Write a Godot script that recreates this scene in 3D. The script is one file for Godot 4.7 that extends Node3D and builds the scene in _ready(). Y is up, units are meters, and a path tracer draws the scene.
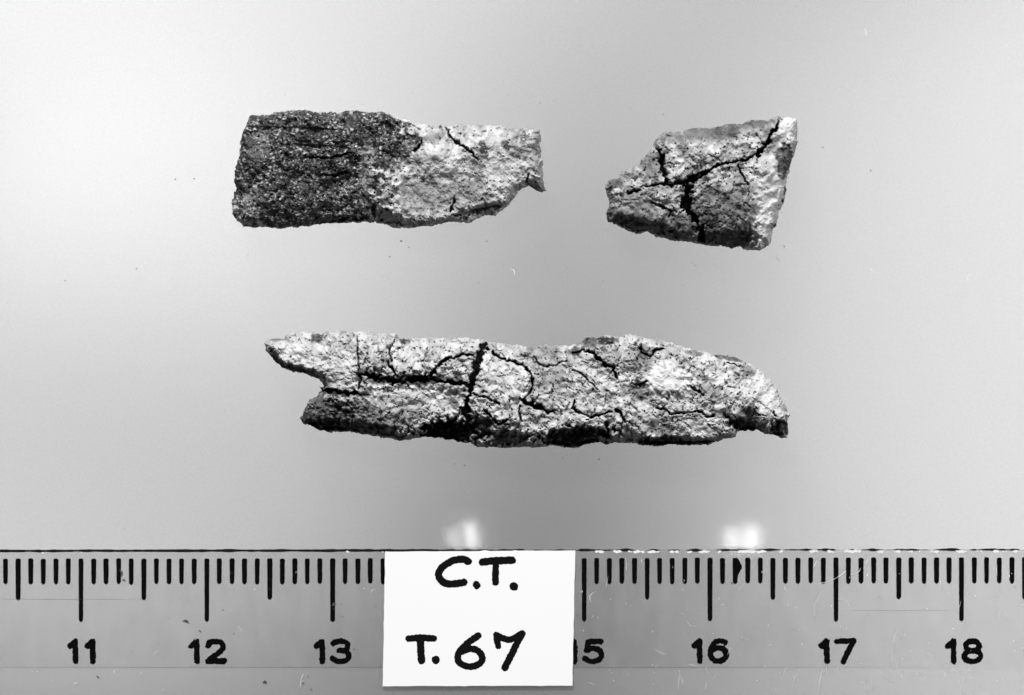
extends Node3D
# Close-up of three weathered fragments on a sheet of glass over a grey card, with a clear plastic ruler and a paper label.
# Layout is written in hundred-and-twenty-sixths of a centimetre ("units"), x to the right and y towards the viewer's feet.

const U := 0.01 / 125.8          # metres per unit
const CX := 512.0
const CY := 347.5
const EYE := 0.7                 # camera height over the glass
const CARD := 0.25               # depth of the card below the glass

var ink_mat: StandardMaterial3D
var marker_mat: StandardMaterial3D
var wobble := noise(77, 0.14, 2)


func _ready() -> void:
	var cam := Camera3D.new()
	cam.name = "camera"
	cam.fov = rad_to_deg(2.0 * atan(CY * U / EYE))
	cam.near = 0.02
	cam.far = 5.0
	cam.transform = Transform3D(Basis(Vector3(1, 0, 0), Vector3(0, 0, -1), Vector3(0, 1, 0)), Vector3(0, EYE, 0))
	add_child(cam)
	cam.current = true
	var env := Environment.new()
	env.background_mode = Environment.BG_COLOR
	env.background_color = Color(0.03, 0.03, 0.03).linear_to_srgb()
	env.tonemap_mode = Environment.TONE_MAPPER_LINEAR
	env.tonemap_exposure = 1.0
	env.sdfgi_enabled = true
	env.ssao_enabled = true
	env.ssil_enabled = true
	var we := WorldEnvironment.new()
	we.name = "environment"
	we.environment = env
	add_child(we)
	# the copy-stand lamps: the main one from the top of the picture, a weaker one from the right
	area("main_lamp", Vector3(-0.12, 0.36, -0.42), Vector3.ZERO, Vector2(0.14, 0.10), 0.46)
	area("side_lamp", Vector3(0.36, 0.30, -0.20), Vector3.ZERO, Vector2(0.14, 0.12), 0.115)
	# unseen spots added under the glass, fitted to the grey falloff of the card
	spot("added_card_spot", Vector3(-0.14, -0.06, -0.10), Vector3(-0.0448, -CARD, -0.0794), 0.3885, 0.849, 0.2294)
	spot("added_card_spot", Vector3(0.17, -0.06, -0.03), Vector3(0.0963, -CARD, 0.001), 0.3743, 0.663, 0.1951)
	spot("added_card_spot", Vector3(0.0, -0.06, -0.17), Vector3(0.0028, -CARD, -0.0056), 0.4872, 0.906, 0.0058)
	spot("added_card_spot", Vector3(-0.16, -0.06, 0.05), Vector3(-0.0452, -CARD, 0.0071), 0.1949, 0.864, 0.1373)
	# unseen small lamps, added so the glass mirrors pale smears just above the ruler
	mirrored("added_smear_lamp", 471, 537, 10, 27, 0.16, 14.0)
	mirrored("added_smear_lamp", 454, 541, 11, 22, 0.32, 6.0)
	mirrored("added_smear_lamp", 733, 541, 14, 22, 0.05, 9.0)
	mirrored("added_smear_lamp", 752, 540, 15, 25, -0.10, 10.0)

	ink_mat = mat(Color(0.004, 0.004, 0.004), 0.95, 0.0)
	marker_mat = mat(Color(0.007, 0.007, 0.007), 0.95, 0.0)
	setting()
	ruler()
	paper_label()
	fragments()
	dust()


# ------------------------------------------------------------------ helpers

func area(called: String, at: Vector3, to: Vector3, size: Vector2, energy: float) -> void:
	var l := AreaLight3D.new()
	l.name = called
	l.area_size = size
	l.light_energy = energy
	l.area_normalize_energy = true
	l.area_range = 3.0
	l.shadow_enabled = true
	add_child(l, true)
	l.look_at_from_position(at, to, Vector3(0.3, 0.1, 1).normalized())


func spot(called: String, at: Vector3, to: Vector3, half: float, soft: float, energy: float) -> void:
	var l := SpotLight3D.new()
	l.name = called
	l.light_energy = energy
	l.light_size = 0.01
	l.spot_range = 2.0
	l.spot_attenuation = 2.0
	l.spot_angle = rad_to_deg(half)
	l.spot_angle_attenuation = soft
	l.shadow_enabled = true
	add_child(l, true)
	l.look_at_from_position(at, to, Vector3(0.1, 0.2, 1).normalized())


func mirrored(called: String, x: float, y: float, w: float, h: float, lean: float, glow: float) -> void:
	# a small lamp 0.35 m above the glass that mirrors at x, y
	var up := 0.35
	var k := (EYE + up) / EYE
	var size := Vector2(w, h) * U * k
	var l := AreaLight3D.new()
	l.name = called
	l.area_size = size
	l.area_normalize_energy = true
	l.light_energy = glow * size.x * size.y / PI
	l.area_range = 2.0
	l.shadow_enabled = true
	var g := Vector3((x - CX) * U, 0, (y - CY) * U)
	add_child(l, true)
	l.look_at_from_position(Vector3(g.x * k, up, g.z * k), g, Vector3(-sin(lean), 0, -cos(lean)))


func noise(s: int, freq: float, octaves := 1, kind := FastNoiseLite.TYPE_SIMPLEX_SMOOTH) -> FastNoiseLite:
	var n := FastNoiseLite.new()
	n.seed = s
	n.noise_type = kind
	n.frequency = freq
	n.fractal_type = FastNoiseLite.FRACTAL_FBM if octaves > 1 else FastNoiseLite.FRACTAL_NONE
	n.fractal_octaves = octaves
	return n


func mat(c: Color, rough: float, spec := 0.5) -> StandardMaterial3D:
	var m := StandardMaterial3D.new()
	m.albedo_color = c.linear_to_srgb()
	m.roughness = rough
	m.metallic_specular = spec
	return m


func at(x: float, y: float, h: float) -> Vector3:
	# a point at height h (metres) above the place x, y
	var k := (EYE - h) / EYE
	return Vector3((x - CX) * U * k, h, (y - CY) * U * k)


func put(called: String, m: Mesh, material: Material, parent: Node = self) -> MeshInstance3D:
	var o := MeshInstance3D.new()
	o.name = called
	o.mesh = m
	o.material_override = material
	parent.add_child(o, true)
	return o


func thing(called: String, label: String, category: String, group := "") -> Node3D:
	var o := Node3D.new()
	o.name = called
	o.set_meta("label", label)
	o.set_meta("category", category)
	if group:
		o.set_meta("group", group)
	add_child(o, true)
	return o


func flat_mesh(tris: PackedVector3Array) -> ArrayMesh:
	# triangles that face up
	var normals := PackedVector3Array()
	normals.resize(tris.size())
	normals.fill(Vector3.UP)
	for i in range(0, tris.size(), 3):
		if (tris[i + 1] - tris[i]).cross(tris[i + 2] - tris[i]).y > 0.0:   # clockwise from above
			var k := tris[i + 1]
			tris[i + 1] = tris[i + 2]
			tris[i + 2] = k
	var a := []
	a.resize(Mesh.ARRAY_MAX)
	a[Mesh.ARRAY_VERTEX] = tris
	a[Mesh.ARRAY_NORMAL] = normals
	var m := ArrayMesh.new()
	m.add_surface_from_arrays(Mesh.PRIMITIVE_TRIANGLES, a)
	return m


func smooth(points: Array, steps := 5) -> PackedVector2Array:
	# a Catmull-Rom curve through the points
	var out := PackedVector2Array()
	var n := points.size()
	for i in n - 1:
		for s in steps:
			out.append((points[i] as Vector2).cubic_interpolate(points[i + 1], points[maxi(i - 1, 0)], points[mini(i + 2, n - 1)], float(s) / steps))
	out.append(points[n - 1])
	return out


func ink(strokes: Array, widths: Array, h: float, cell: float, rough_amp: float) -> ArrayMesh:
	# lays ink along strokes (polylines in units) as one sheet: marching squares over the distance to them
	var lo := Vector2(1e9, 1e9)
	var hi := -lo
	var most := 0.0
	for w in widths:
		most = maxf(most, w)
	for s in strokes:
		for p in s:
			lo = lo.min(p)
			hi = hi.max(p)
	lo -= Vector2.ONE * (most + 2.0)
	hi += Vector2.ONE * (most + 2.0)
	var nx := int((hi.x - lo.x) / cell) + 2
	var ny := int((hi.y - lo.y) / cell) + 2
	var f := PackedFloat32Array()
	f.resize(nx * ny)
	for j in ny:
		for i in nx:
			var p := lo + Vector2(i, j) * cell
			var best := -1e9
			for k in strokes.size():
				var s: PackedVector2Array = strokes[k]
				var d := 1e9
				if s.size() == 1:
					d = p.distance_to(s[0])
				for q in s.size() - 1:
					var a := s[q]
					var b := s[q + 1] - a
					var t := clampf((p - a).dot(b) / maxf(b.length_squared(), 1e-9), 0.0, 1.0)
					d = minf(d, (p - a - b * t).length())
				best = maxf(best, widths[k] * 0.5 - d)
			f[j * nx + i] = best + rough_amp * (wobble.get_noise_2d(p.x * 2.2, p.y * 2.2) + 0.6 * wobble.get_noise_2d(p.x * 0.5 + 90.0, p.y * 0.5))
	var tris := PackedVector3Array()
	for j in ny - 1:
		for i in nx - 1:
			var v := [f[j * nx + i], f[j * nx + i + 1], f[(j + 1) * nx + i + 1], f[(j + 1) * nx + i]]
			if v[0] <= 0.0 and v[1] <= 0.0 and v[2] <= 0.0 and v[3] <= 0.0:
				continue
			var c := [lo + Vector2(i, j) * cell, lo + Vector2(i + 1, j) * cell, lo + Vector2(i + 1, j + 1) * cell, lo + Vector2(i, j + 1) * cell]
			var poly := []
			for k in 4:
				var n := (k + 1) % 4
				if v[k] > 0.0:
					poly.append(c[k])
				if (v[k] > 0.0) != (v[n] > 0.0):
					poly.append((c[k] as Vector2).lerp(c[n], v[k] / (v[k] - v[n])))
			for k in range(1, poly.size() - 1):
				tris.append(at(poly[0].x, poly[0].y, h))
				tris.append(at(poly[k].x, poly[k].y, h))
				tris.append(at(poly[k + 1].x, poly[k + 1].y, h))
	return flat_mesh(tris)


# ------------------------------------------------------------------ glass and card

func grain(s: int, freq: float, low: float, high: float) -> NoiseTexture2D:
	var t := NoiseTexture2D.new()
	t.width = 512
	t.height = 512
	t.seamless = true
	t.normalize = true
	t.noise = noise(s, freq, 4)
	t.noise.fractal_gain = 0.6
	var g := Gradient.new()
	g.set_color(0, Color(low, low, low))
	g.set_color(1, Color(high, high, high))
	t.color_ramp = g
	return t


func setting() -> void:
	var card := BoxMesh.new()
	card.size = Vector3(0.32, 0.002, 0.27)
	var cm := mat(Color(0.214, 0.214, 0.214), 0.95, 0.1)
	cm.albedo_texture = grain(31, 0.3, 0.93, 1.0)          # the tooth of the paper
	cm.uv1_triplanar = true
	cm.uv1_world_triplanar = true
	cm.uv1_scale = Vector3.ONE * 22.0
	var c := put("backdrop_card", card, cm)
	c.position = Vector3(0, -CARD - 0.001, 0)
	c.set_meta("kind", "structure")
	var dark_base := BoxMesh.new()
	dark_base.size = Vector3(1.4, 0.03, 1.1)
	var b := put("added_dark_base", dark_base, mat(Color(0.03, 0.03, 0.03), 0.7, 0.3))  # unseen dark base added under the card, keeps bounce light off the fragment rims
	b.position = Vector3(0, -CARD - 0.0022 - 0.015, 0)
	b.set_meta("kind", "structure")
	var g := BoxMesh.new()
	g.size = Vector3(0.34, 0.004, 0.28)
	var gm := StandardMaterial3D.new()
	gm.albedo_color = Color(1, 1, 1, 0.02)
	gm.transparency = BaseMaterial3D.TRANSPARENCY_ALPHA
	gm.roughness = 0.035
	var s := put("glass_tabletop", g, gm)
	s.position = Vector3(0, -0.00203, 0)
	s.set_meta("kind", "structure")


# ------------------------------------------------------------------ ruler

const RULER := 0.0012

func ruler() -> void:
	var t := thing("clear_ruler", "scratched clear plastic ruler with black centimetre numbers 11 to 18 along the bottom", "ruler")
	var x0 := -110.0
	var x1 := 1134.0
	# cross-section (y in units, height in metres), from the upper edge down to the lower one
	var prof := [Vector2(550.5, 0.00002), Vector2(549.6, 0.0003), Vector2(549.8, 0.00095), Vector2(551.6, RULER), Vector2(667.0, RULER)]
	var pm := mat(Color(0.30, 0.30, 0.30), 0.38, 0.35)
	pm.albedo_color.a = 0.31
	pm.transparency = BaseMaterial3D.TRANSPARENCY_ALPHA
	pm.albedo_texture = grain(51, 0.03, 0.72, 1.0)          # handling haze
	pm.uv1_triplanar = true
	pm.uv1_world_triplanar = true
	pm.uv1_scale = Vector3(40.0, 40.0, 16.0)
	put("blade", strip(prof, x0, x1), pm, t)
	var bm := mat(Color(0.32, 0.32, 0.32), 0.4, 0.35)
	bm.albedo_color.a = 0.33
	bm.transparency = BaseMaterial3D.TRANSPARENCY_ALPHA
	put("bevelled_strip", strip([Vector2(667.0, RULER - 0.00002), Vector2(669.5, RULER - 0.00006), Vector2(760.0, RULER - 0.00025), Vector2(763.0, 0.0009), Vector2(763.0, 0.00002)], x0, x1), bm, t)
	# tick marks, every one cut by hand: slightly ragged sides, rounded foot
	for k in range(-8, 79):
		var x := 81.0 + 12.58 * k
		if x > 389.0 and x < 570.0:
			continue
		var h: float = 621.5 if k % 10 == 0 else 599.5 if k % 5 == 0 else 583.8
		var top := 558.6 - 1.2 * x / 1024.0 + 0.5 * wobble.get_noise_1d(k * 31.0)
		h += 0.7 - 0.8 * x / 1024.0 + 0.8 * wobble.get_noise_1d(k * 17.0 + 5.0)
		var half := 2.62 + 0.25 * wobble.get_noise_1d(k * 13.0 + 55.0)
		put("tick_mark", tick(x + 0.3 * wobble.get_noise_1d(k * 7.0), top, h, half, k), ink_mat, t)
	# numerals
	numeral(t, "11", [75.2, 92.6], 643.0)
	numeral(t, "12", [196.6, 207.5], 643.0)
	numeral(t, "13", [322.0, 332.3], 643.0)
	numeral(t, "15", [574.2, 585.0], 643.0)
	numeral(t, "16", [699.4, 710.4], 642.6)
	numeral(t, "17", [826.6, 837.0], 642.6)
	numeral(t, "18", [953.3, 964.5], 642.8)
	edge_and_scratches(t)


func strip(prof: Array, x0: float, x1: float) -> ArrayMesh:
	# a long moulding: points are y in units and height in metres
	var st := SurfaceTool.new()
	st.begin(Mesh.PRIMITIVE_TRIANGLES)
	st.set_smooth_group(-1)
	var steps := 24
	for k in prof.size() - 1:
		var a: Vector2 = prof[k]
		var b: Vector2 = prof[k + 1]
		for i in steps:
			var xa := lerpf(x0, x1, float(i) / steps)
			var xb := lerpf(x0, x1, float(i + 1) / steps)
			var p := [at(xa, a.x, 0), at(xb, a.x, 0), at(xb, b.x, 0), at(xa, b.x, 0)]
			for q in 4:
				p[q].y = a.y if q < 2 else b.y
			for q in [0, 1, 2, 0, 2, 3]:
				st.add_vertex(p[q])
	st.generate_normals()
	return st.commit()


func tick(x: float, y0: float, y1: float, half: float, s: int) -> ArrayMesh:
	var tris := PackedVector3Array()
	var rows := int((y1 - y0) / 0.8)
	var last := []
	for r in rows + 1:
		var f := float(r) / rows
		var y := lerpf(y0, y1, f)
		var w := half * (1.0 - 0.12 * f)
		w *= sqrt(clampf((y - y0) / 1.4 + 0.25, 0.0, 1.0)) * sqrt(clampf((y1 - y) / 2.2 + 0.06, 0.0, 1.0))
		var jag := 0.6 * sin(y * 2.6 + s * 1.7)
		var l := x - w - jag * 0.55 - 0.35 * wobble.get_noise_2d(y * 5.0, s * 40.0)
		var rr := x + w + jag * 0.4 + 0.35 * wobble.get_noise_2d(y * 5.0, s * 40.0 + 20.0)
		if s == 52:       # one mark whose ink has run to the right
			rr += 4.2 * exp(-pow((y - 567.0) / 6.0, 2.0))
		var row := [at(l, y, RULER + 0.00001), at(rr, y, RULER + 0.00001)]
		if r > 0:
			for q in [last[0], last[1], row[1], last[0], row[1], row[0]]:
				tris.append(q)
		last = row
	return flat_mesh(tris)


func ring(cx: float, cy: float, rx: float, ry: float) -> Array:
	var out := []
	for i in 25:
		out.append(Vector2(cx + rx * cos(TAU * i / 24.0), cy + ry * sin(TAU * i / 24.0)))
	return out


func digit(c: String) -> Array:
	match c:
		"1": return [[Vector2(-0.36, 0.24), Vector2(0, 0.0)], [Vector2(0, 0.0), Vector2(0.03, 1.03)]]
		"2": return [Array(smooth([Vector2(0.03, 0.22), Vector2(0.16, 0.05), Vector2(0.5, 0), Vector2(0.84, 0.06), Vector2(0.97, 0.25), Vector2(0.82, 0.5), Vector2(0.4, 0.76), Vector2(0.02, 1.02)])), [Vector2(0.02, 1.02), Vector2(1.05, 1.0)]]
		"3": return [Array(smooth([Vector2(0.06, 0.1), Vector2(0.3, 0), Vector2(0.7, 0), Vector2(0.93, 0.13), Vector2(0.92, 0.34), Vector2(0.7, 0.45), Vector2(0.42, 0.46)])), Array(smooth([Vector2(0.6, 0.46), Vector2(0.9, 0.53), Vector2(1.02, 0.72), Vector2(0.92, 0.93), Vector2(0.6, 1.02), Vector2(0.28, 1.0), Vector2(0.02, 0.88)]))]
		"5": return [[Vector2(0.98, 0), Vector2(0.2, 0), Vector2(0.1, 0.46)], Array(smooth([Vector2(0.1, 0.46), Vector2(0.42, 0.36), Vector2(0.82, 0.42), Vector2(1.02, 0.66), Vector2(0.9, 0.92), Vector2(0.55, 1.03), Vector2(0.25, 1.0), Vector2(0.0, 0.88)]))]
		"6": return [ring(0.5, 0.68, 0.5, 0.34), Array(smooth([Vector2(0.0, 0.68), Vector2(0.04, 0.38), Vector2(0.28, 0.08), Vector2(0.6, -0.01), Vector2(0.92, 0.06)]))]
		"7": return [[Vector2(0, 0.02), Vector2(1.04, 0)], Array(smooth([Vector2(1.04, 0), Vector2(0.76, 0.4), Vector2(0.4, 1.05)]))]
		_: return [ring(0.5, 0.24, 0.42, 0.26), ring(0.5, 0.76, 0.52, 0.28)]


func numeral(t: Node3D, text: String, xs: Array, y: float) -> void:
	var strokes := []
	var widths := []
	for i in 2:
		var wide := 16.0 if i else 15.0
		if text[i] == "1":
			wide = 15.0
		for s in digit(text[i]):
			var line := PackedVector2Array()
			for p in s:
				line.append(Vector2(xs[i] + p.x * wide, y - 1.5 + p.y * 19.4))
			strokes.append(line)
			widths.append(5.9)
	put("numeral", ink(strokes, widths, RULER + 0.00001, 0.7, 0.8), ink_mat, t)


func edge_and_scratches(t: Node3D) -> void:
	var rng := RandomNumberGenerator.new()
	rng.seed = 4
	# edge face and its shadow painted as a ragged dark line, thinner rightwards
	var tris := PackedVector3Array()
	var pale := PackedVector3Array()
	var thin := noise(9, 0.05, 3)
	var x := -110.0
	var last := []
	var last_pale := []
	while x < 1134.0:
		var right := smoothstep(330.0, 520.0, x)
		var w: float = lerpf(2.6, 1.4, right) + thin.get_noise_2d(x, 0.0) * lerpf(1.3, 3.0, right) + 0.4 * wobble.get_noise_2d(x * 3.0, 8.0)
		var mid: float = 551.0 - 1.4 * x / 1024.0 + 0.4 * thin.get_noise_2d(x * 0.4, 70.0)
		w = maxf(w, 0.15)
		var row := [at(x, mid - w * 0.5, 0.00121), at(x, mid + w * 0.5, 0.00121)]
		if last.size() and w > 0.4:
			for q in [last[0], last[1], row[1], last[0], row[1], row[0]]:
				tris.append(q)
		last = row
		# bright highlights of the edge, painted as pale spots
		var edge_glint: float = (thin.get_noise_2d(x * 1.3, 300.0) - lerpf(0.62, 0.02, right)) * 9.0
		edge_glint = clampf(edge_glint, 0.0, 2.6)
		var off: float = mid + 1.6 + 0.8 * wobble.get_noise_2d(x, 44.0)
		var row2 := [at(x, off - edge_glint * 0.5, 0.00122), at(x, off + edge_glint * 0.5, 0.00122)]
		if last_pale.size() and edge_glint > 0.15:
			for q in [last_pale[0], last_pale[1], row2[1], last_pale[0], row2[1], row2[0]]:
				pale.append(q)
		last_pale = row2
		x += 0.8
	put("edge_shade_line", flat_mesh(tris), mat(Color(0.012, 0.012, 0.012), 0.9, 0.1), t)
	var e := put("edge_glints", flat_mesh(pale), mat(Color(0.8, 0.8, 0.8), 0.7), t)
	e.set_meta("kind", "stuff")
	# fine bright scratches and flecks, most of them to the right of the label
	var sc := PackedVector3Array()
	var dark := PackedVector3Array()
	for i in 150:
		var cx := rng.randf_range(-30, 1050) if i % 4 == 0 else rng.randf_range(575, 1040)
		var cy := rng.randf_range(560, 686) if i % 3 else rng.randf_range(664, 690)
		var ang := rng.randf_range(-1.9, -1.2) if rng.randf() < 0.7 else rng.randf_range(0, PI)
		var lng := rng.randf_range(0.6, 2.6) if rng.randf() < 0.8 else rng.randf_range(3.0, 14.0)
		sliver(sc, cx, cy, ang, lng, rng.randf_range(0.3, 0.75), rng.randf_range(-0.05, 0.05), RULER + 0.000014)
	for p in [[815, 605, -1.35, 24, 0.7, 0.1], [845, 600, 0.5, 14, 0.6, 0.2], [832, 580, -0.4, 34, 0.6, -0.1], [857, 573, -0.55, 12, 1.2, -0.2], [740, 588, -1.0, 14, 0.5, 0.1], [795, 678, -1.1, 10, 1.2, 0.1], [820, 680, -1.4, 22, 1.0, 0.05], [893, 650, -1.5, 40, 0.7, 0.03], [960, 680, 1.2, 26, 0.9, 0.1], [301, 680, -1.35, 15, 1.1, 0.1], [75, 683, -0.4, 5, 2.2, 0.3], [114, 671, -1.3, 7, 1.5, 0.4], [690, 625, 0.6, 12, 0.6, -0.2], [1000, 612, -0.9, 8, 1.0, 0.4], [679, 680, -1.5, 22, 0.7, 0.02], [590, 596, -1.2, 12, 0.9, 0.3], [372, 590, -0.8, 6, 1.2, 0.3], [240, 628, 0.9, 7, 0.8, 0.2], [156, 652, -0.6, 9, 0.8, 0.2]]:
		sliver(sc, p[0], p[1], p[2], p[3], p[4], p[5], RULER + 0.000018)
	var s := put("scratches", flat_mesh(sc), mat(Color(0.5, 0.5, 0.5), 0.7), t)
	s.set_meta("kind", "stuff")
	# long faint score lines and dirt specks
	for p in [[60, 599.3, 170, 0.25], [900, 610.5, 120, 0.22], [420, 667.2, 1060, 0.22]]:
		sliver(dark, p[0], p[1], 0.0, p[2], p[3], 0.0, RULER + 0.000012)
	for i in 60:
		var cx := rng.randf_range(120, 400) if i % 2 else rng.randf_range(-20, 1040)
		sliver(dark, cx, rng.randf_range(565, 690), rng.randf_range(-0.6, 0.9), rng.randf_range(0.6, 2.6), rng.randf_range(0.5, 1.1), 0.2, RULER + 0.000016)
	for p in [[186, 621, 0.3, 7, 3.0], [265, 682, 0.1, 5, 2.6], [334, 604, -0.4, 5, 3.0], [122, 573, 1.3, 8, 2.2], [124, 580, 0.2, 4, 2.0], [200, 631, 0.7, 4, 1.1], [732, 583, 0.6, 3, 1.4], [98, 677, 0.8, 4, 1.6]]:
		sliver(dark, p[0], p[1], p[2], p[3], p[4], 0.2, RULER + 0.000018)
	var d := put("dirt_specks", flat_mesh(dark), mat(Color(0.05, 0.05, 0.05), 0.8), t)
	d.set_meta("kind", "stuff")


func sliver(into: PackedVector3Array, cx: float, cy: float, ang: float, lng: float, w: float, bend: float, h: float) -> void:
	var dir := Vector2(cos(ang), sin(ang))
	var side := Vector2(-dir.y, dir.x)
	var steps := maxi(3, int(lng / 3.0))
	var la := Vector2.ZERO
	var lb := Vector2.ZERO
	for i in steps + 1:
		var f := float(i) / steps
		var c := Vector2(cx, cy) + dir * (f - 0.5) * lng + side * bend * lng * (f - 0.5) * (f - 0.5) * 4.0
		var half := w * 0.5 * sqrt(maxf(0.0, 1.0 - pow(2.0 * f - 1.0, 2.0)) + 0.03) * (1.0 + 0.6 * wobble.get_noise_2d(c.x * 4.0, c.y * 4.0))
		var a := c + side * half
		var b := c - side * half
		if i > 0:
			for q in [la, lb, b, la, b, a]:
				into.append(at(q.x, q.y, h))
		la = a
		lb = b


# ------------------------------------------------------------------ label

func paper_label() -> void:
	var t := thing("paper_label", "white paper label lettered C.T. T.67 in black marker lying across the ruler", "label")
	var low := RULER + 0.00003
	var top := RULER + 0.00022
	var c := [Vector2(385.2, 551.6), Vector2(575.2, 550.4), Vector2(572.4, 685.6), Vector2(382.6, 686.2)]
	# a slightly uneven cut sheet
	var rim := PackedVector2Array()
	for k in 4:
		var a: Vector2 = c[k]
		var b: Vector2 = c[(k + 1) % 4]
		for i in 30:
			var p := a.lerp(b, i / 30.0)
			var out := (b - a).orthogonal().normalized()
			rim.append(p + out * 0.45 * wobble.get_noise_2d(p.x * 0.35, p.y * 0.35))
	var st := SurfaceTool.new()
	st.begin(Mesh.PRIMITIVE_TRIANGLES)
	st.set_smooth_group(-1)
	var idx := Geometry2D.triangulate_polygon(rim)
	for face in [[top, true], [low, false]]:
		for i in range(0, idx.size(), 3):
			var v := [at(rim[idx[i]].x, rim[idx[i]].y, face[0]), at(rim[idx[i + 1]].x, rim[idx[i + 1]].y, face[0]), at(rim[idx[i + 2]].x, rim[idx[i + 2]].y, face[0])]
			var up: bool = (v[1] - v[0]).cross(v[2] - v[0]).y < 0.0
			if up != face[1]:
				v.reverse()
			for q in v:
				st.add_vertex(q)
	for i in rim.size():
		var a := rim[i]
		var b := rim[(i + 1) % rim.size()]
		for q in [at(a.x, a.y, low), at(b.x, b.y, low), at(b.x, b.y, top), at(a.x, a.y, low), at(b.x, b.y, top), at(a.x, a.y, top)]:
			st.add_vertex(q)
	st.generate_normals()
	var pm := mat(Color(0.87, 0.87, 0.87), 0.95, 0.1)
	put("sheet", st.commit(), pm, t)
	var h := top + 0.00001
	var letters := [
		["letter", [smooth([Vector2(468.3, 561.4), Vector2(462, 559), Vector2(451, 561.4), Vector2(442, 567.8), Vector2(438.6, 575), Vector2(443, 581.8), Vector2(451.5, 584), Vector2(464, 582.2)])], [7.4]],
		["full_stop", [PackedVector2Array([Vector2(476.4, 584.6), Vector2(477.0, 585.4)])], [7.4]],
		["letter", [PackedVector2Array([Vector2(482.6, 562.0), Vector2(497, 560.6), Vector2(512, 560.3)]), PackedVector2Array([Vector2(495.6, 562), Vector2(495.4, 582.4)])], [7.6, 6.8]],
		["full_stop", [PackedVector2Array([Vector2(513.4, 586.2), Vector2(514.2, 586.6)])], [8.0]],
		["letter", [PackedVector2Array([Vector2(408.6, 638.6), Vector2(420, 637.6), Vector2(433.8, 638.4)]), PackedVector2Array([Vector2(420.2, 640), Vector2(421.6, 660.6)])], [6.8, 7.6]],
		["full_stop", [PackedVector2Array([Vector2(435.7, 659.5), Vector2(436.0, 660.1)])], [7.8]],
		["digit", [smooth([Vector2(478.2, 635.6), Vector2(466.5, 644), Vector2(458.6, 653.6), Vector2(459, 662), Vector2(468.5, 666.6), Vector2(479, 664), Vector2(482.4, 657.2), Vector2(477.2, 650.4), Vector2(468.6, 648.8), Vector2(461, 652)])], [6.8]],
		["digit", [smooth([Vector2(498.2, 646), Vector2(497.0, 640.5), Vector2(496.6, 635.4)]), smooth([Vector2(496.6, 635.0), Vector2(503, 638.2), Vector2(511, 639.4), Vector2(522.2, 633.4)]), smooth([Vector2(522.2, 633.4), Vector2(512.8, 651.5), Vector2(504.8, 667.8)])], [6.4, 6.6, 7.0]],
	]
	for l in letters:
		put(l[0], ink(l[1], l[2], h, 0.55, 0.5), marker_mat, t)


# ------------------------------------------------------------------ fragments

const STEP := 0.6

func v2(flat: Array) -> PackedVector2Array:
	var out := PackedVector2Array()
	for i in range(0, flat.size(), 2):
		out.append(Vector2(flat[i], flat[i + 1]))
	return out


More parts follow.
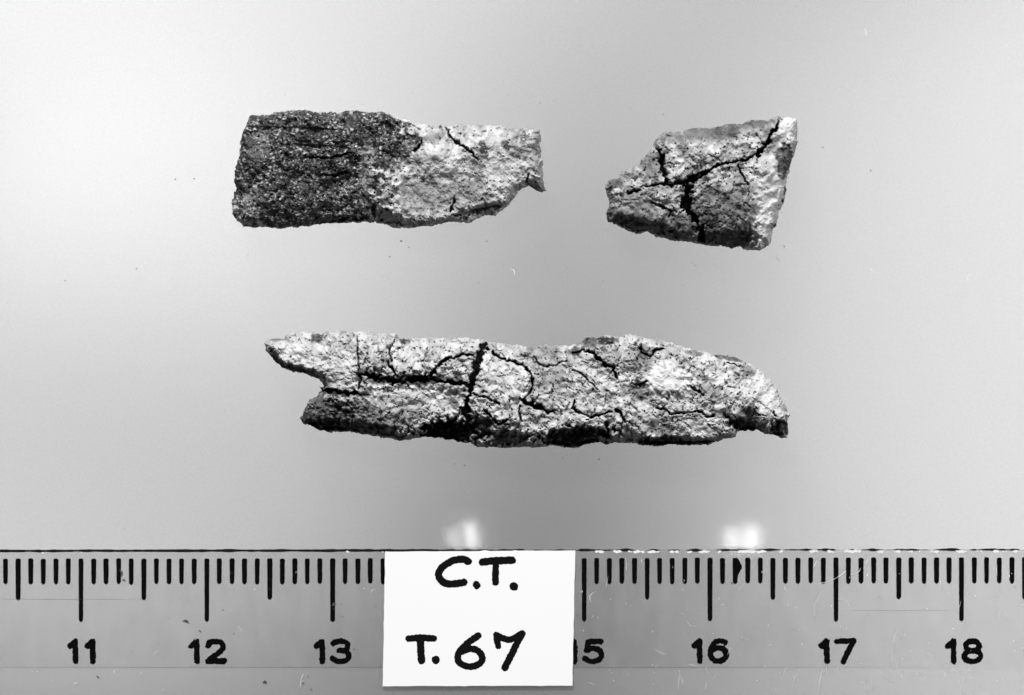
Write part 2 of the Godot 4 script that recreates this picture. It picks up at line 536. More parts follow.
func fragment(called: String, label: String, o: Dictionary) -> void:
	var t := thing(called, label, "fragment", "weathered fragments laid out on the glass")
	var outline: PackedVector2Array = o.outline
	var lo := Vector2(1e9, 1e9)
	var hi := -lo
	for p in outline:
		lo = lo.min(p)
		hi = hi.max(p)
	lo -= Vector2.ONE * 4.0
	hi += Vector2.ONE * 4.0
	var nx := int((hi.x - lo.x) / STEP) + 1
	var ny := int((hi.y - lo.y) / STEP) + 1
	var count := nx * ny
	var H: float = o.high
	var R: float = o.round
	var s: int = o.seed
	# signed distance to the outline
	var d := PackedFloat32Array()
	d.resize(count)
	d.fill(1e3)
	var reach: float = o.swell + 4.0
	for k in outline.size():
		segment(d, nx, ny, lo, outline[k], outline[(k + 1) % outline.size()], reach)
	var edge := noise(s + 1, 0.09, 3)
	var fringe := noise(s + 2, 0.35, 2)
	for j in ny:
		for i in nx:
			var q := j * nx + i
			var p := lo + Vector2(i, j) * STEP
			var v := minf(d[q], reach)
			if not Geometry2D.is_point_in_polygon(p, outline):
				v = -v
			d[q] = v + o.ragged * (edge.get_noise_2d(p.x, p.y) * 1.5 + fringe.get_noise_2d(p.x, p.y) * 0.8)
	# height
	var h := PackedFloat32Array()
	h.resize(count)
	var tone := PackedFloat32Array()
	tone.resize(count)
	var broad := noise(s + 3, 0.018, 2)
	var lump := noise(s + 4, 0.06, 2)
	var crumb := noise(s + 5, 0.13, 3)
	var grit := noise(s + 6, 0.42, 2)
	var scale := noise(s + 7, o.scales, 1, FastNoiseLite.TYPE_CELLULAR)
	scale.cellular_return_type = FastNoiseLite.RETURN_DISTANCE2_SUB
	scale.domain_warp_enabled = true
	scale.domain_warp_amplitude = 9.0
	scale.domain_warp_frequency = 0.08
	var pore := noise(s + 8, 0.2, 2)
	var crust_glint := noise(s + 20, 0.27, 3)
	var stain := noise(s + 9, 0.045, 3)
	var patch := noise(s + 10, 0.12, 2)
	var rough := PackedFloat32Array()
	rough.resize(count)
	rough.fill(1.0)
	for b in o.get("calm", []):
		blob(rough, nx, ny, lo, b, patch)
	for b in o.get("bumps", []):
		blob(h, nx, ny, lo, b, patch, true)
	tone.fill(o.tone)
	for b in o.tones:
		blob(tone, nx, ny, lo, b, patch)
	var cr := PackedFloat32Array()
	cr.resize(count)
	for c in o.cracks:
		crack(cr, nx, ny, lo, c, crumb, 1.0 if c[1] > 0.93 else o.fine)
	for j in ny:
		for i in nx:
			var q := j * nx + i
			var v := d[q]
			if v <= 0.0:
				h[q] = 0.0
				continue
			var x := lo.x + i * STEP
			var y := lo.y + j * STEP
			var e := minf(v / R, 1.0)
			var w := 1.0 - minf(v / o.swell, 1.0)
			var body: float = H * (0.6 * sqrt(1.0 - (1.0 - e) * (1.0 - e)) + 0.4 * sqrt(1.0 - w * w))
			var r := rough[q]
			var g := grit.get_noise_2d(x, y)
			var c := crumb.get_noise_2d(x, y)
			var l := lump.get_noise_2d(x, y)
			var cell := scale.get_noise_2d(x, y) + 1.0          # near 0 on the joints between scales
			var joint := clampf(1.0 - cell / 0.16, 0.0, 1.0) * clampf(l * 2.0 + 0.45, 0.0, 1.0)
			var po := smoothstep(0.46, 0.6, pore.get_noise_2d(x, y)) * r
			var add: float = broad.get_noise_2d(x, y) * o.broad + l * o.lump * (0.5 + 0.5 * r) + c * o.crumb * r + g * o.grit * (0.35 + 0.65 * r) - joint * o.joint * r - po * 3.0
			var z := maxf(body * (1.0 + 0.0 * e) + (h[q] + add) * minf(v / 3.0, 1.0) * minf(1.0, body / 6.0), 0.3 * minf(v, 1.0))
			z *= 1.0 - 0.94 * cr[q]
			h[q] = z
			var st := stain.get_noise_2d(x, y)
			var pt := patch.get_noise_2d(x, y)
			var a: float = tone[q] * (1.0 + o.mottle * (0.2 + 0.8 * r) * (1.2 * st + 0.6 * pt + 0.4 * c + 0.3 * g))
			a *= 1.0 - 0.7 * po
			if a < 0.14:      # bright glints of the dark crust, painted as pale dots
				a += o.specks * smoothstep(0.22, 0.6, crust_glint.get_noise_2d(x * 0.8, y * 1.3) + 0.3 * pt + 0.35 * st)
			a = lerpf(a, 0.03, clampf(joint * 0.5 * r, 0.0, 1.0))
			tone[q] = clampf(a, 0.012, 0.6)
	# vertices
	var pos := PackedVector3Array()
	pos.resize(count)
	var nor := PackedVector3Array()
	nor.resize(count)
	var kmax := 1.0 / EYE
	for j in range(1, ny - 1):
		for i in range(1, nx - 1):
			var q := j * nx + i
			if d[q] < -4.0:
				continue
			var gx := (h[q + 1] - h[q - 1]) / (2.0 * STEP)
			var gy := (h[q + nx] - h[q - nx]) / (2.0 * STEP)
			nor[q] = Vector3(-gx, 1.0, -gy).normalized()
			var x := lo.x + i * STEP
			var y := lo.y + j * STEP
			if d[q] <= 0.0:     # pull the rim onto the outline
				var dg := Vector2(d[q + 1] - d[q - 1], d[q + nx] - d[q - nx]) / (2.0 * STEP)
				var len2 := maxf(dg.length_squared(), 0.6)
				x -= dg.x * maxf(d[q], -0.9) / len2
				y -= dg.y * maxf(d[q], -0.9) / len2
			var up := h[q] * U
			var k := 1.0 - 0.6 * H * U * kmax
			pos[q] = Vector3((x - CX) * U * k, up + 0.00002, (y - CY) * U * k)
	# faces, sorted into the pieces
	var parts: Array = o.parts
	var faces := []
	for k in parts.size():
		faces.append(PackedInt32Array())
	for j in range(1, ny - 2):
		for i in range(1, nx - 2):
			var q := j * nx + i
			var a := d[q] > 0.0
			var b := d[q + 1] > 0.0
			var c := d[q + nx] > 0.0
			var e := d[q + nx + 1] > 0.0
			if not (a or b or c or e):
				continue
			var p := lo + Vector2(i, j) * STEP
			p += Vector2(patch.get_noise_2d(p.x, p.y), patch.get_noise_2d(p.x + 300.0, p.y)) * o.get("seam", 3.0)
			var k := 0
			while k < parts.size() - 1 and not Geometry2D.is_point_in_polygon(p, parts[k][1]):
				k += 1
			var f: PackedInt32Array = faces[k]
			if a or b or e:
				f.append_array([q, q + 1, q + nx + 1])
			if a or e or c:
				f.append_array([q, q + nx + 1, q + nx])
			faces[k] = f
	var where := PackedInt32Array()
	where.resize(count)
	for k in parts.size():
		where.fill(-1)
		var f: PackedInt32Array = faces[k]
		if f.is_empty():
			continue
		var pv := PackedVector3Array()
		var pn := PackedVector3Array()
		var pc := PackedColorArray()
		for n in f.size():
			var q := f[n]
			if where[q] < 0:
				where[q] = pv.size()
				pv.append(pos[q])
				pn.append(nor[q])
				var a := tone[q]
				pc.append(Color(a, a, a))
			f[n] = where[q]
		var arr := []
		arr.resize(Mesh.ARRAY_MAX)
		arr[Mesh.ARRAY_VERTEX] = pv
		arr[Mesh.ARRAY_NORMAL] = pn
		arr[Mesh.ARRAY_COLOR] = pc
		arr[Mesh.ARRAY_INDEX] = f
		var m := ArrayMesh.new()
		m.add_surface_from_arrays(Mesh.PRIMITIVE_TRIANGLES, arr)
		var pm := mat(Color.WHITE, parts[k][2], parts[k][3])
		pm.vertex_color_use_as_albedo = true
		var n := put(parts[k][0], m, pm, t)
		if parts[k].size() > 4:
			n.set_meta("label", parts[k][4])
	# the flat underside
	var tris := PackedVector3Array()
	var shrunk := outline
	var small := Geometry2D.offset_polygon(outline, -1.2)
	if small.size():
		shrunk = small[0]
	for i in Geometry2D.triangulate_polygon(shrunk):
		var v := at(shrunk[i].x, shrunk[i].y, 0.0)
		v.y = 0.00001
		tris.append(v)
	var under := flat_mesh(tris)
	put("underside", under, mat(Color(0.2, 0.2, 0.2), 0.9, 0.2), t)


func segment(d: PackedFloat32Array, nx: int, ny: int, lo: Vector2, a: Vector2, b: Vector2, reach: float) -> void:
	var i0 := maxi(0, int((minf(a.x, b.x) - reach - lo.x) / STEP))
	var i1 := mini(nx - 1, int((maxf(a.x, b.x) + reach - lo.x) / STEP) + 1)
	var j0 := maxi(0, int((minf(a.y, b.y) - reach - lo.y) / STEP))
	var j1 := mini(ny - 1, int((maxf(a.y, b.y) + reach - lo.y) / STEP) + 1)
	var ab := b - a
	var l2 := maxf(ab.length_squared(), 1e-6)
	for j in range(j0, j1 + 1):
		for i in range(i0, i1 + 1):
			var p := lo + Vector2(i, j) * STEP - a
			var t := clampf(p.dot(ab) / l2, 0.0, 1.0)
			var v := (p - ab * t).length()
			var q := j * nx + i
			if v < d[q]:
				d[q] = v


func crack(cr: PackedFloat32Array, nx: int, ny: int, lo: Vector2, c: Array, jag: FastNoiseLite, thin: float) -> void:
	# c: flat list of x, y, width; then how deep (0 to 1)
	var pts: Array = c[0]
	var deep: float = c[1]
	if deep < 0.84 and thin < 0.7:      # the minor ones are little more than hairlines
		thin *= 0.75
		deep *= 0.72
	for k in range(0, pts.size() - 3, 3):
		var a := Vector2(pts[k], pts[k + 1])
		var b := Vector2(pts[k + 3], pts[k + 4])
		var wa: float = pts[k + 2] * thin
		var wb: float = pts[k + 5] * thin
		var reach := maxf(wa, wb) + 4.0
		var i0 := maxi(0, int((minf(a.x, b.x) - reach - lo.x) / STEP))
		var i1 := mini(nx - 1, int((maxf(a.x, b.x) + reach - lo.x) / STEP) + 1)
		var j0 := maxi(0, int((minf(a.y, b.y) - reach - lo.y) / STEP))
		var j1 := mini(ny - 1, int((maxf(a.y, b.y) + reach - lo.y) / STEP) + 1)
		var ab := b - a
		var l2 := maxf(ab.length_squared(), 1e-6)
		for j in range(j0, j1 + 1):
			for i in range(i0, i1 + 1):
				var p := lo + Vector2(i, j) * STEP
				var w0 := lerpf(wa, wb, 0.5) * 0.35 + 0.8
				p += Vector2(jag.get_noise_2d(p.x, p.y), jag.get_noise_2d(p.x + 99.0, p.y)) * w0 * 1.5
				var t := clampf((p - a).dot(ab) / l2, 0.0, 1.0)
				var v := (p - a - ab * t).length() - lerpf(wa, wb, t) * 0.5 * (0.85 + 1.1 * jag.get_noise_2d(p.x * 0.8 + 500.0, p.y * 0.8))
				var m := deep * smoothstep(0.9, -0.5, v)
				var q := j * nx + i
				if m > cr[q]:
					cr[q] = m


func blob(into: PackedFloat32Array, nx: int, ny: int, lo: Vector2, b: Array, ragged: FastNoiseLite, adds := false) -> void:
	# b: x, y, half-width, half-height, turn in degrees, value, strength, softness
	var c := Vector2(b[0], b[1])
	var turn := deg_to_rad(b[4])
	var most := maxf(b[2], b[3]) * 1.5
	var strength: float = b[6] if b.size() > 6 else 1.0
	var soft: float = b[7] if b.size() > 7 else 0.25
	var i0 := maxi(0, int((c.x - most - lo.x) / STEP))
	var i1 := mini(nx - 1, int((c.x + most - lo.x) / STEP) + 1)
	var j0 := maxi(0, int((c.y - most - lo.y) / STEP))
	var j1 := mini(ny - 1, int((c.y + most - lo.y) / STEP) + 1)
	for j in range(j0, j1 + 1):
		for i in range(i0, i1 + 1):
			var w := lo + Vector2(i, j) * STEP
			var p := (w - c).rotated(-turn)
			var l := Vector2(p.x / b[2], p.y / b[3]).length() + 0.4 * ragged.get_noise_2d(w.x, w.y)
			var m := smoothstep(1.0 + soft, 1.0 - soft, l) * strength
			if m <= 0.0:
				continue
			var q := j * nx + i
			if adds:
				into[q] += b[5] * m
			else:
				into[q] = lerpf(into[q], b[5], m)


func fragments() -> void:
	# 1: oblong, its left half charred
	fragment("crusted_fragment", "oblong fragment at upper left with its left half charred black and a pale right half", {
		"outline": v2([252, 113.6, 261, 114.6, 269, 114.6, 273, 112.1, 286, 110, 310, 110, 317, 112.4, 329, 112, 338, 112.6, 345, 110.6, 360, 110, 367, 111.6, 383, 112, 395, 116, 412, 121.6, 418, 123, 430, 124, 436, 125.6, 448, 125, 457, 123.8, 470, 124.3, 477, 124.1, 498, 124.8, 513, 129, 525, 127.3, 539.5, 129.8, 541, 137, 540, 147, 542.5, 159.5, 543.3, 170, 543.5, 179, 545.6, 190.2, 541.5, 191.7, 534.5, 189.2, 528.4, 185.3, 525.4, 187.7, 518.4, 190.7, 515.4, 197.2, 510.8, 201.8, 509.3, 205.3, 498.2, 211.3, 495.2, 215.4, 485, 215.4, 475, 219.9, 466, 223.3, 455.5, 221.4, 448.4, 221.4, 438.4, 224.4, 420.2, 226.4, 405, 227.4, 398, 228.4, 392, 227, 383.5, 224.4, 374.5, 221.6, 361.4, 221.9, 345.3, 222.6, 328.2, 222.6, 315, 224.4, 305.6, 225.9, 279.4, 228.4, 267.3, 226.9, 255.2, 227.9, 242.1, 225.4, 234.1, 217.4, 231.5, 210.3, 231.5, 203.3, 233.1, 194.2, 236.1, 189.2, 233.6, 180.6, 234.6, 170, 239.1, 154.4, 240.6, 135.2, 245.6, 126.2, 247.2, 118.1]),
		"high": 34.0, "round": 8.0, "swell": 46.0, "ragged": 1.0, "seed": 100, "fine": 0.9, "scales": 0.05, "specks": 0.4, "broad": 7.0, "lump": 4.0, "crumb": 2.2, "grit": 0.7, "joint": 1.5, "mottle": 0.5, "tone": 0.43, "seam": 7.0,
		"tones": [
			[300, 172, 82, 66, 0, 0.03, 1.0, 0.1], [372, 135, 34, 30, 10, 0.02, 1.0, 0.15], [395, 152, 22, 16, -20, 0.05, 0.95, 0.2], [300, 118, 70, 14, 0, 0.04], [367, 165, 7, 24, 5, 0.30, 0.7], [260, 145, 10, 16, 20, 0.18, 0.6, 0.5], [250, 205, 12, 16, 20, 0.16, 0.6, 0.5],
			[405, 118, 18, 3, 18, 0.57], [440, 150, 30, 10, 45, 0.56, 0.8], [413, 143, 12, 9, -35, 0.08], [433, 137, 9, 8, 20, 0.20, 0.7],
			[425, 197, 26, 20, 10, 0.22, 0.75, 0.5], [470, 190, 18, 18, 20, 0.20, 0.7, 0.5], [495, 155, 12, 12, 0, 0.61, 0.9], [455, 160, 24, 8, 50, 0.57, 0.7], [505, 175, 20, 14, 0, 0.49, 0.6], [523, 145, 14, 14, 0, 0.28, 0.7, 0.5], [484, 150, 4, 8, -20, 0.06], [506, 146, 4, 6, -40, 0.09], [524, 138, 5, 5, 0, 0.10], [532, 150, 8, 14, 0, 0.30, 0.6], [535, 183, 9, 7, 10, 0.35]],
		"bumps": [[300, 172, 70, 50, 0, 3.0, 1.0, 0.6], [424, 198, 25, 16, 10, -3.0, 1.0, 0.5], [470, 190, 18, 16, 30, -3.5, 1.0, 0.5], [440, 165, 14, 30, -30, 3.0, 1.0, 0.6], [404, 128, 16, 6, 15, -7.0, 1.0, 0.3], [408, 148, 14, 10, -40, -6.0, 1.0, 0.3], [480, 212, 22, 6, -14, -11.0, 1.0, 0.4], [460, 205, 5, 4, 0, 5.0], [388, 218, 14, 6, 20, -12.0, 1.0, 0.4], [537, 185, 10, 7, 10, -8.0, 1.0, 0.4], [300, 130, 60, 2.5, 2, -4.0, 0.7], [330, 148, 50, 2, 4, -4.0, 0.6], [360, 165, 3, 20, 0, 3.5, 0.8]],
		"calm": [[415, 142, 14, 10, -35, 0.4], [470, 165, 70, 50, 10, 0.6, 1.0, 0.4], [493, 152, 14, 14, 0, 0.3], [440, 165, 16, 24, -40, 0.35, 1.0, 0.4], [425, 197, 24, 18, 10, 0.45, 1.0, 0.4]],
		"cracks": [[[440, 127, 2.5, 447, 129, 6, 448, 134, 2], 0.8], [[448, 134, 1.6, 455, 141, 2.4, 464, 147, 2.6, 472, 153, 2.2, 478, 160, 1.2], 0.75], [[422, 141, 1.2, 418, 148, 2.4, 413, 151, 1.2], 0.5], [[528, 186, 7, 527, 180, 4, 529, 176, 2], 0.8], [[450, 213, 2, 453, 205, 2.5, 455, 198, 1], 0.5], [[455, 215, 2, 470, 213, 3, 484, 208, 3, 497, 205, 1.5], 0.5], [[305, 157, 1, 330, 159, 1.8, 352, 153, 1], 0.2], [[318, 176, 1, 335, 176, 2, 347, 172, 1], 0.2], [[320, 223, 3, 345, 219, 3, 365, 219, 4], 0.6]],
		"parts": [["charred_crust", v2([220, 100, 396, 112, 402, 122, 404, 135, 418, 140, 410, 155, 395, 160, 372, 180, 366, 200, 350, 210, 345, 235, 220, 240]), 0.48, 0.5, "charred black granular crust of the left half"], ["pale_body", v2([]), 0.85, 0.3, "pale flaky right half"]],
	})
	# 2: wedge with a forked crack
	fragment("crusted_fragment", "wedge shaped fragment at upper right with a forked black crack and white right rim", {
		"outline": v2([606, 184, 608.6, 179.5, 618.7, 179, 621.6, 170.1, 634.5, 166.5, 640.3, 164.4, 641, 160.1, 649.6, 151.4, 653, 146, 655.8, 138.8, 663.8, 131.9, 681, 130.9, 689, 128.4, 700.6, 126.7, 709.8, 128.2, 729.4, 123.6, 742, 123.6, 751.8, 119.2, 769, 119.2, 778.3, 115.8, 797.8, 117.5, 798.7, 130.7, 797.8, 143.4, 794.9, 154.9, 792, 161.8, 788.6, 176.2, 786, 184, 787.4, 190.2, 784.3, 202.9, 779.2, 213, 777.3, 225.7, 774.1, 228.9, 771.6, 242.2, 761.4, 249.8, 748.7, 250.5, 741.1, 246, 732.2, 247.9, 724.6, 246, 708.1, 245, 700.5, 243.8, 685, 240.8, 672, 240.4, 657.6, 236.3, 647.5, 232, 636, 233.5, 627.3, 229.9, 615.8, 224.1, 607.9, 221.9, 607.2, 211.9, 610.1, 203.2, 606.5, 191.7]),
		"high": 46.0, "round": 9.0, "swell": 46.0, "ragged": 0.9, "seed": 200, "fine": 0.75, "scales": 0.07, "specks": 0.12, "broad": 6.0, "lump": 4.5, "crumb": 1.4, "grit": 0.35, "joint": 2.5, "mottle": 0.55, "tone": 0.34, "seam": 2.0,
		"tones": [
			[725, 131, 48, 11, -8, 0.08, 0.95, 0.35], [680, 136, 28, 6, -6, 0.20, 0.8, 0.4], [700, 153, 40, 12, -8, 0.45, 0.7, 0.5], [750, 140, 16, 12, -30, 0.45, 0.7, 0.5], [673, 168, 7, 10, 0, 0.49, 0.9], [683, 150, 8, 7, 0, 0.20, 0.7],
			[650, 165, 12, 18, 0, 0.17, 0.85], [616, 186, 10, 8, 0, 0.12, 0.8], [632, 182, 9, 9, 0, 0.41, 0.8], [615, 190, 8, 8, 0, 0.07], [617, 193, 5, 5, 0, 0.53], [640, 200, 22, 12, 20, 0.24, 0.8, 0.5], [661, 197, 6, 5, 0, 0.49, 0.8], [640, 222, 34, 10, 14, 0.09, 0.9, 0.4], [680, 228, 24, 13, 15, 0.08, 0.9, 0.4], [612, 215, 7, 10, 0, 0.10],
			[725, 206, 27, 29, -10, 0.13, 0.9, 0.35], [705, 225, 14, 20, 0, 0.07, 0.9, 0.4], [735, 237, 22, 10, 0, 0.06, 0.9, 0.4], [725, 180, 20, 10, -10, 0.40, 0.7, 0.5],
			[774, 192, 14, 62, 12, 0.66, 1.0, 0.3], [790, 128, 13, 16, 20, 0.66, 1.0, 0.2], [757, 170, 14, 16, 30, 0.57, 0.9, 0.3], [772, 232, 12, 12, 0, 0.51, 0.9], [784, 160, 9, 17, 10, 0.10, 1.0, 0.2], [776, 150, 5, 6, 0, 0.30], [786, 190, 2.5, 5, 10, 0.10], [783, 201, 2, 2, 0, 0.04], [777, 226, 3, 3, 0, 0.04]],
		"bumps": [[725, 205, 28, 30, -10, 5.0, 1.0, 0.6], [700, 145, 40, 14, -8, 4.0, 1.0, 0.6], [725, 124, 60, 8, -8, -10.0, 1.0, 0.5], [650, 165, 12, 16, 0, -4.0, 1.0, 0.4], [628, 185, 14, 10, 0, -5.0, 1.0, 0.4], [645, 210, 30, 16, 15, -4.0, 1.0, 0.5], [784, 160, 8, 15, 10, -4.0, 1.0, 0.3], [735, 240, 22, 8, 0, -12.0, 1.0, 0.4], [640, 226, 30, 6, 14, -9.0, 1.0, 0.4], [713, 213, 3, 3, 0, 5.0]],
		"calm": [[785, 130, 20, 18, 0, 0.2], [772, 190, 17, 62, 12, 0.3], [640, 208, 30, 18, 15, 0.5, 1.0, 0.5], [725, 131, 48, 10, -8, 0.5]],
		"cracks": [[[782, 116, 2.2, 776, 127, 3, 769, 139, 5, 762, 149, 5, 757, 156, 3.5], 0.95], [[757, 152, 2, 749, 159, 2, 738, 162, 1.8, 722, 164, 2.2, 711, 169, 2.2, 700, 176, 3.4, 693, 182, 4.5], 0.8], [[702, 172, 1, 690, 178, 3, 680, 182, 5, 670, 185, 5], 0.9], [[686, 184, 11, 687, 196, 11, 686, 207, 10], 1.0], [[686, 207, 7, 693, 216, 7, 700, 227, 8, 703, 240, 6], 0.92], [[660, 150, 5, 663, 165, 4, 666, 180, 5, 667, 184, 3], 0.9], [[667, 184, 2, 655, 185, 2, 640, 187, 1], 0.5], [[628, 193, 2, 638, 190, 3.5], 0.55], [[738, 166, 1, 742, 176, 1.6, 747, 184, 1], 0.5], [[652, 203, 2, 664, 208, 2.5, 672, 211, 2, 668, 217, 1], 0.55], [[622, 232, 6, 640, 233, 7], 0.5], [[655, 148, 1, 661, 152, 3], 0.5]],
		"parts": [["upper_flake", v2([662, 120, 785, 105, 776, 127, 757, 154, 722, 164, 694, 182, 667, 186, 663, 165, 660, 150]), 0.85, 0.3], ["left_flake", v2([590, 120, 660, 130, 660, 150, 666, 182, 686, 185, 686, 207, 703, 240, 702, 260, 590, 260]), 0.75, 0.4], ["white_rim", v2([782, 110, 810, 105, 800, 200, 775, 260, 752, 240, 757, 190, 750, 165, 762, 150]), 0.9, 0.25, "chalky white right rim"], ["rounded_body", v2([]), 0.8, 0.35]],
	})
	# 3: long splinter broken across
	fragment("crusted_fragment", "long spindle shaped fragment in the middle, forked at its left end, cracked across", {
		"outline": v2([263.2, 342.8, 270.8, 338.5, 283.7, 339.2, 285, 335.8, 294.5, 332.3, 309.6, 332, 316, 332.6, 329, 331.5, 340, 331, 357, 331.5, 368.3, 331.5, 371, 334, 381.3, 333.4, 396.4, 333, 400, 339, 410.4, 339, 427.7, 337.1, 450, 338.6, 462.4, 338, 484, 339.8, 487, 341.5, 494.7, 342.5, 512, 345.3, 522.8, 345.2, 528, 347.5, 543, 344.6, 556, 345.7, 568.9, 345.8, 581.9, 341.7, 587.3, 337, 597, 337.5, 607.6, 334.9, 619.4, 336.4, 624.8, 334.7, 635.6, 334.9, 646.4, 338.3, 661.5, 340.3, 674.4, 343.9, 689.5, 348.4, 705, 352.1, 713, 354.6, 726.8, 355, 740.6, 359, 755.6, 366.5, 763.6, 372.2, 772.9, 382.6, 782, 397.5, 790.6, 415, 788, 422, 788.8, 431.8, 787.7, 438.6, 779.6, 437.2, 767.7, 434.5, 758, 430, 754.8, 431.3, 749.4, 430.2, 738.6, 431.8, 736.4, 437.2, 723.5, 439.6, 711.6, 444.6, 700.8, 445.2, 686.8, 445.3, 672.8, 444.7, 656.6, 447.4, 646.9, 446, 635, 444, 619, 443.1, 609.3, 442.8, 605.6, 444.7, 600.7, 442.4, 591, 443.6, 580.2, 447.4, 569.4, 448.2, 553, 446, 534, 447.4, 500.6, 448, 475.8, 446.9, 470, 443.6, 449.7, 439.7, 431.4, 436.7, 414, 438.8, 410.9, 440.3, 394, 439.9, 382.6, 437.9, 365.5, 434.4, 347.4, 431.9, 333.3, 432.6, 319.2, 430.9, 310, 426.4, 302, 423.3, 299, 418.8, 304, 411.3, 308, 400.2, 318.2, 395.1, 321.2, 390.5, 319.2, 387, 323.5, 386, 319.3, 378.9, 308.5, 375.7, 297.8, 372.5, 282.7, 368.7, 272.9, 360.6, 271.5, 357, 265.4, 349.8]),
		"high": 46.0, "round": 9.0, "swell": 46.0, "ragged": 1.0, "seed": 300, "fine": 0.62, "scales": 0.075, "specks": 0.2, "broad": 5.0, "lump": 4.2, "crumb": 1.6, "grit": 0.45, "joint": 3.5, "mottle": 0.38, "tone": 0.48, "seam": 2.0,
		"tones": [  # near-black blobs on the two lower pits paint their shade into the tone
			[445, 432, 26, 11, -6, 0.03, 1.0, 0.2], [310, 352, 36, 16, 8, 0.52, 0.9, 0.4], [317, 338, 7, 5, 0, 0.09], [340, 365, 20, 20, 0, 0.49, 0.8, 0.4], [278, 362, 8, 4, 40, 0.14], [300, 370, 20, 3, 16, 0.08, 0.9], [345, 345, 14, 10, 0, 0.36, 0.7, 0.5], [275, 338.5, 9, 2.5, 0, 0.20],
			[325, 415, 30, 17, 8, 0.05, 1.0, 0.35], [362, 415, 18, 16, 8, 0.10, 0.9, 0.5], [315, 402, 10, 10, -30, 0.12, 0.8], [390, 422, 26, 14, 8, 0.16, 0.8, 0.5], [400, 402, 24, 12, 4, 0.28, 0.6, 0.5], [425, 400, 36, 12, 2, 0.49, 0.8, 0.5], [455, 402, 5, 6, 0, 0.20, 0.8], [360, 425, 30, 6, 8, 0.05, 0.8, 0.4],
			[410, 380, 50, 5, 0, 0.05, 0.9, 0.35], [340, 392, 18, 3, 6, 0.04], [404, 340, 6, 4, 0, 0.05], [385, 355, 14, 15, 10, 0.45, 0.7], [394, 350, 3, 14, -12, 0.61],
			[505, 378, 24, 18, 10, 0.54, 0.9, 0.35], [500, 400, 26, 10, 5, 0.49, 0.7, 0.4], [480, 425, 14, 10, 0, 0.12, 0.9, 0.4], [500, 440, 30, 6, 0, 0.17, 0.9, 0.4], [505, 428, 7, 5, 0, 0.07],
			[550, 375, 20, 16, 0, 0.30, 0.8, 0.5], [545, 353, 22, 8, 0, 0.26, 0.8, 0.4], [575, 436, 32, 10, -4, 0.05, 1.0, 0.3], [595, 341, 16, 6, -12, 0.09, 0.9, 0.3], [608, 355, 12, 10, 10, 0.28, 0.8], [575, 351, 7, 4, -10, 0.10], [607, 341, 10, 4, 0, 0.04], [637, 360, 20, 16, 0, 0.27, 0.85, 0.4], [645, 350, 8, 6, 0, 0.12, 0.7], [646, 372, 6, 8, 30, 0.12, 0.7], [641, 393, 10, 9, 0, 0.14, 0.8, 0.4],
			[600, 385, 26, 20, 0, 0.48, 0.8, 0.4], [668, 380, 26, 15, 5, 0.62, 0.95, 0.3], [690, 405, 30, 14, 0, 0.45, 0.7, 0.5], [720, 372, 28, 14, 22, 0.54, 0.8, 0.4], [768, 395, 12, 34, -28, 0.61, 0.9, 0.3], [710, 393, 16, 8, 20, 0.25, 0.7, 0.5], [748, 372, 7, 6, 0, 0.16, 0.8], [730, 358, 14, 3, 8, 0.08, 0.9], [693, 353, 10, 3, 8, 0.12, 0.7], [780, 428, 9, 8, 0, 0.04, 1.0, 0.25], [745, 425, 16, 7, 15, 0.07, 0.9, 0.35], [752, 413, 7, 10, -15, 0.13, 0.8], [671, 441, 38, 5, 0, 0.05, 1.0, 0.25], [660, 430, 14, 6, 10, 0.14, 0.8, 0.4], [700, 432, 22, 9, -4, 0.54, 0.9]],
		"bumps": [[405, 357, 62, 18, 0, 5.0, 1.0, 0.25], [410, 405, 58, 20, 3, -4.0, 1.0, 0.3], [378, 352, 12, 16, 10, 4.0, 1.0, 0.3], [310, 350, 40, 14, 8, -6.0, 1.0, 0.5], [300, 371, 22, 4, 16, -16.0, 1.0, 0.4], [325, 415, 26, 14, 8, -7.0, 1.0, 0.5], [446, 433, 27, 13, -6, -34.0, 1.0, 0.15], [575, 439, 31, 11, -4, -24.0, 1.0, 0.3], [507, 380, 24, 18, 8, 5.0, 1.0, 0.5], [606, 356, 14, 10, 10, 5.0, 1.0, 0.35], [595, 339, 16, 5, -12, -14.0, 1.0, 0.4], [545, 358, 22, 10, 0, -3.0, 1.0, 0.4], [664, 380, 24, 14, 5, 6.0, 1.0, 0.5], [671, 442, 36, 5, 0, -18.0, 1.0, 0.3], [745, 426, 16, 6, 15, -20.0, 1.0, 0.35], [780, 429, 10, 8, 0, -14.0, 1.0, 0.4], [500, 438, 30, 7, 0, -10.0, 1.0, 0.4], [482, 426, 12, 10, 0, -12.0, 1.0, 0.4], [570, 424, 14, 7, -10, 5.0, 1.0, 0.4], [640, 393, 8, 8, 0, -5.0, 1.0, 0.4], [350, 428, 50, 6, 6, -12.0, 1.0, 0.4]],
		"calm": [[505, 376, 22, 16, 8, 0.5], [665, 380, 26, 15, 5, 0.35], [310, 352, 36, 16, 8, 0.45], [340, 365, 20, 20, 0, 0.5], [765, 385, 14, 30, -28, 0.4], [425, 400, 36, 12, 2, 0.6], [700, 432, 22, 8, 0, 0.5]],
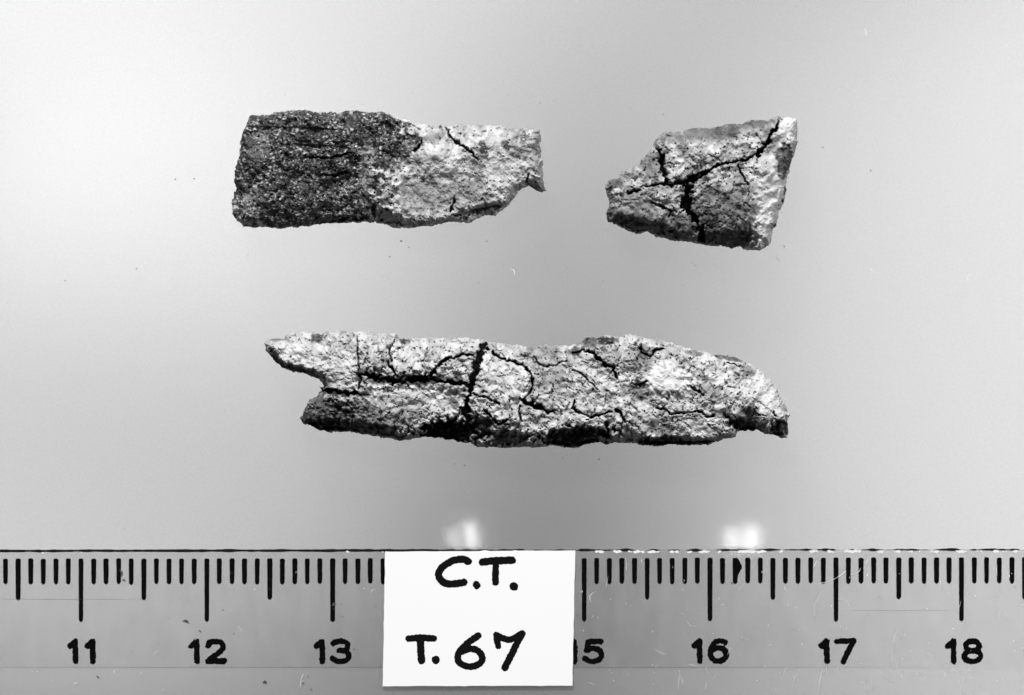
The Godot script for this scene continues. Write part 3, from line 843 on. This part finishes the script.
		"cracks": [[[487, 340, 3, 483, 348, 7, 479, 357, 7, 476, 367, 6.5, 472, 380, 6, 470, 392, 4, 467, 403, 6, 466, 412, 9, 468, 420, 6, 469, 432, 5, 470, 446, 3], 1.0], [[472, 355, 2.5, 462, 354, 2.2, 456, 357, 2.6, 447, 359, 2.4, 441, 363, 4, 436, 368, 5, 431, 375, 6], 0.9], [[360, 375, 6, 372, 376, 8, 386, 380, 8, 398, 382, 7, 410, 380, 8, 422, 378, 7, 436, 381, 5, 450, 382, 4, 464, 383, 5, 470, 386, 5], 0.85], [[388, 362, 3, 393, 370, 5, 397, 376, 3], 0.7], [[322, 389, 4, 335, 391, 5, 348, 393, 6, 358, 393, 5], 0.85], [[357, 336, 1.5, 358, 350, 2, 359, 362, 2.6, 361, 376, 3, 359, 388, 3], 0.5], [[395, 340, 2, 389, 349, 1.4, 392, 362, 1.6], 0.4], [[492, 352, 2, 499, 357, 3, 506, 360, 2.2, 516, 363, 3.4, 526, 367, 2.6, 532, 375, 2.4, 533, 385, 2, 529, 394, 2, 523, 400, 3], 0.85], [[470, 393, 0.8, 480, 396, 1.4, 492, 400, 2, 500, 404, 4], 0.5], [[522, 400, 4, 530, 404, 5, 540, 407, 6, 549, 411, 4, 556, 410, 2], 0.85], [[485, 411, 3, 490, 415, 4, 498, 424, 3, 508, 420, 3], 0.65], [[520, 405, 2, 519, 415, 3, 522, 421, 2], 0.6], [[534, 356, 1, 537, 363, 2, 544, 367, 2, 555, 365, 1.6, 567, 360, 1.2], 0.5], [[572, 354, 1.6, 582, 350, 2.4, 592, 352, 4, 599, 359, 3, 606, 366, 3.6, 612, 366, 3, 615, 374, 3, 617, 380, 1], 0.85], [[496, 342.5, 1.6, 512, 346, 2, 524, 345.5, 1.5], 0.5], [[572, 370, 1, 582, 374, 1.6, 590, 382, 2, 598, 390, 1], 0.5], [[575, 400, 2, 573, 408, 4, 580, 413, 4, 590, 417, 3, 602, 414, 2, 612, 411, 2], 0.75], [[617, 410, 5, 621, 414, 4, 626, 423, 2], 0.85], [[606, 424, 6, 608, 430, 5, 607, 434, 2], 0.85], [[612, 428, 2, 620, 431, 2, 623, 436, 1], 0.5], [[655, 408, 2, 664, 409, 3, 672, 414, 2, 690, 412, 1.4, 700, 411, 2, 706, 417, 3, 714, 415, 3], 0.7], [[690, 386, 2, 697, 391, 3, 704, 395, 2], 0.5], [[724, 415, 6, 728, 417, 5], 0.8], [[640, 345, 4, 641, 352, 4, 649, 356, 4, 656, 350, 4, 662, 349, 3], 0.7], [[632, 383, 3, 640, 385, 3, 647, 381, 3], 0.6], [[712, 356, 3, 726, 357, 3], 0.5], [[728, 363, 2, 740, 366, 3], 0.5], [[773, 412, 3, 776, 416, 3], 0.7], [[740, 429, 3, 750, 426, 4, 757, 429, 3], 0.7], [[642, 441, 3, 665, 443, 3, 690, 442, 2, 710, 441, 1], 0.7]],
		"parts": [["upper_splinter", v2([250, 320, 358, 320, 359, 362, 360, 388, 324, 389, 310, 384, 250, 380]), 0.88, 0.3, "pale forked upper left tip"], ["upper_flake", v2([358, 320, 487, 325, 480, 357, 472, 380, 467, 384, 410, 380, 361, 377]), 0.85, 0.3], ["lower_splinter", v2([290, 389, 324, 389, 360, 388, 410, 381, 467, 385, 467, 410, 469, 450, 290, 450]), 0.75, 0.4, "lower left tongue with a dark stained tip"], ["rounded_flake", v2([494, 352, 516, 363, 531, 371, 533, 386, 522, 401, 500, 404, 471, 394, 477, 366]), 0.85, 0.3], ["main_body", v2([]), 0.88, 0.3]],
	})


# ------------------------------------------------------------------ dust

func dust() -> void:
	# crumbs shed by the fragments and a few fibres, lying on the glass
	var rng := RandomNumberGenerator.new()
	rng.seed = 21
	var st := SurfaceTool.new()
	st.begin(Mesh.PRIMITIVE_TRIANGLES)
	st.set_smooth_group(-1)
	for k in 46:
		var c := Vector2(rng.randf_range(20, 1000), rng.randf_range(15, 535))
		if k < 22:       # most of them close to the fragments
			c = [Vector2(390, 236), Vector2(700, 258), Vector2(540, 456), Vector2(420, 108)][k % 4] + Vector2(rng.randfn(0.0, 90.0), absf(rng.randfn(0.0, 12.0)) * (-1.0 if k % 4 == 3 else 1.0))
		var size := rng.randf_range(0.5, 1.1)
		var base := []
		var spin := rng.randf() * TAU
		for q in 4:
			var a := spin + q * TAU / 4.0 + rng.randf_range(-0.4, 0.4)
			base.append(at(c.x + cos(a) * size * rng.randf_range(0.5, 1.3), c.y + sin(a) * size * rng.randf_range(0.4, 1.0), 0.00001))
		var tip := at(c.x, c.y, size * U * 1.2)
		for q in 4:
			st.add_vertex(base[q])
			st.add_vertex(base[(q + 1) % 4])
			st.add_vertex(tip)
	st.generate_normals()
	var m := put("dust_crumbs", st.commit(), mat(Color(0.08, 0.08, 0.08), 0.9, 0.2))
	m.set_meta("label", "scattered dark dust crumbs lying on the glass around the fragments")
	m.set_meta("category", "dust")
	m.set_meta("kind", "stuff")
	var tris := PackedVector3Array()
	for f in [[514.5, 271, 1.1, 8, 0.9, 0.35], [968, 276, -0.9, 9, 0.6, 0.2], [872, 270, 1.0, 6, 0.5, 0.3], [866, 32, 1.3, 8, 0.7, 0.1], [778, 258, 1.2, 7, 0.5, 0.3]]:
		sliver(tris, f[0], f[1], f[2], f[3], f[4], f[5], 0.00003)
	var p := put("pale_fibres", flat_mesh(tris), mat(Color(0.75, 0.75, 0.75), 0.9, 0.2))
	p.set_meta("label", "tiny pale fibres lying on the glass around the fragments")
	p.set_meta("category", "fibres")
	p.set_meta("kind", "stuff")
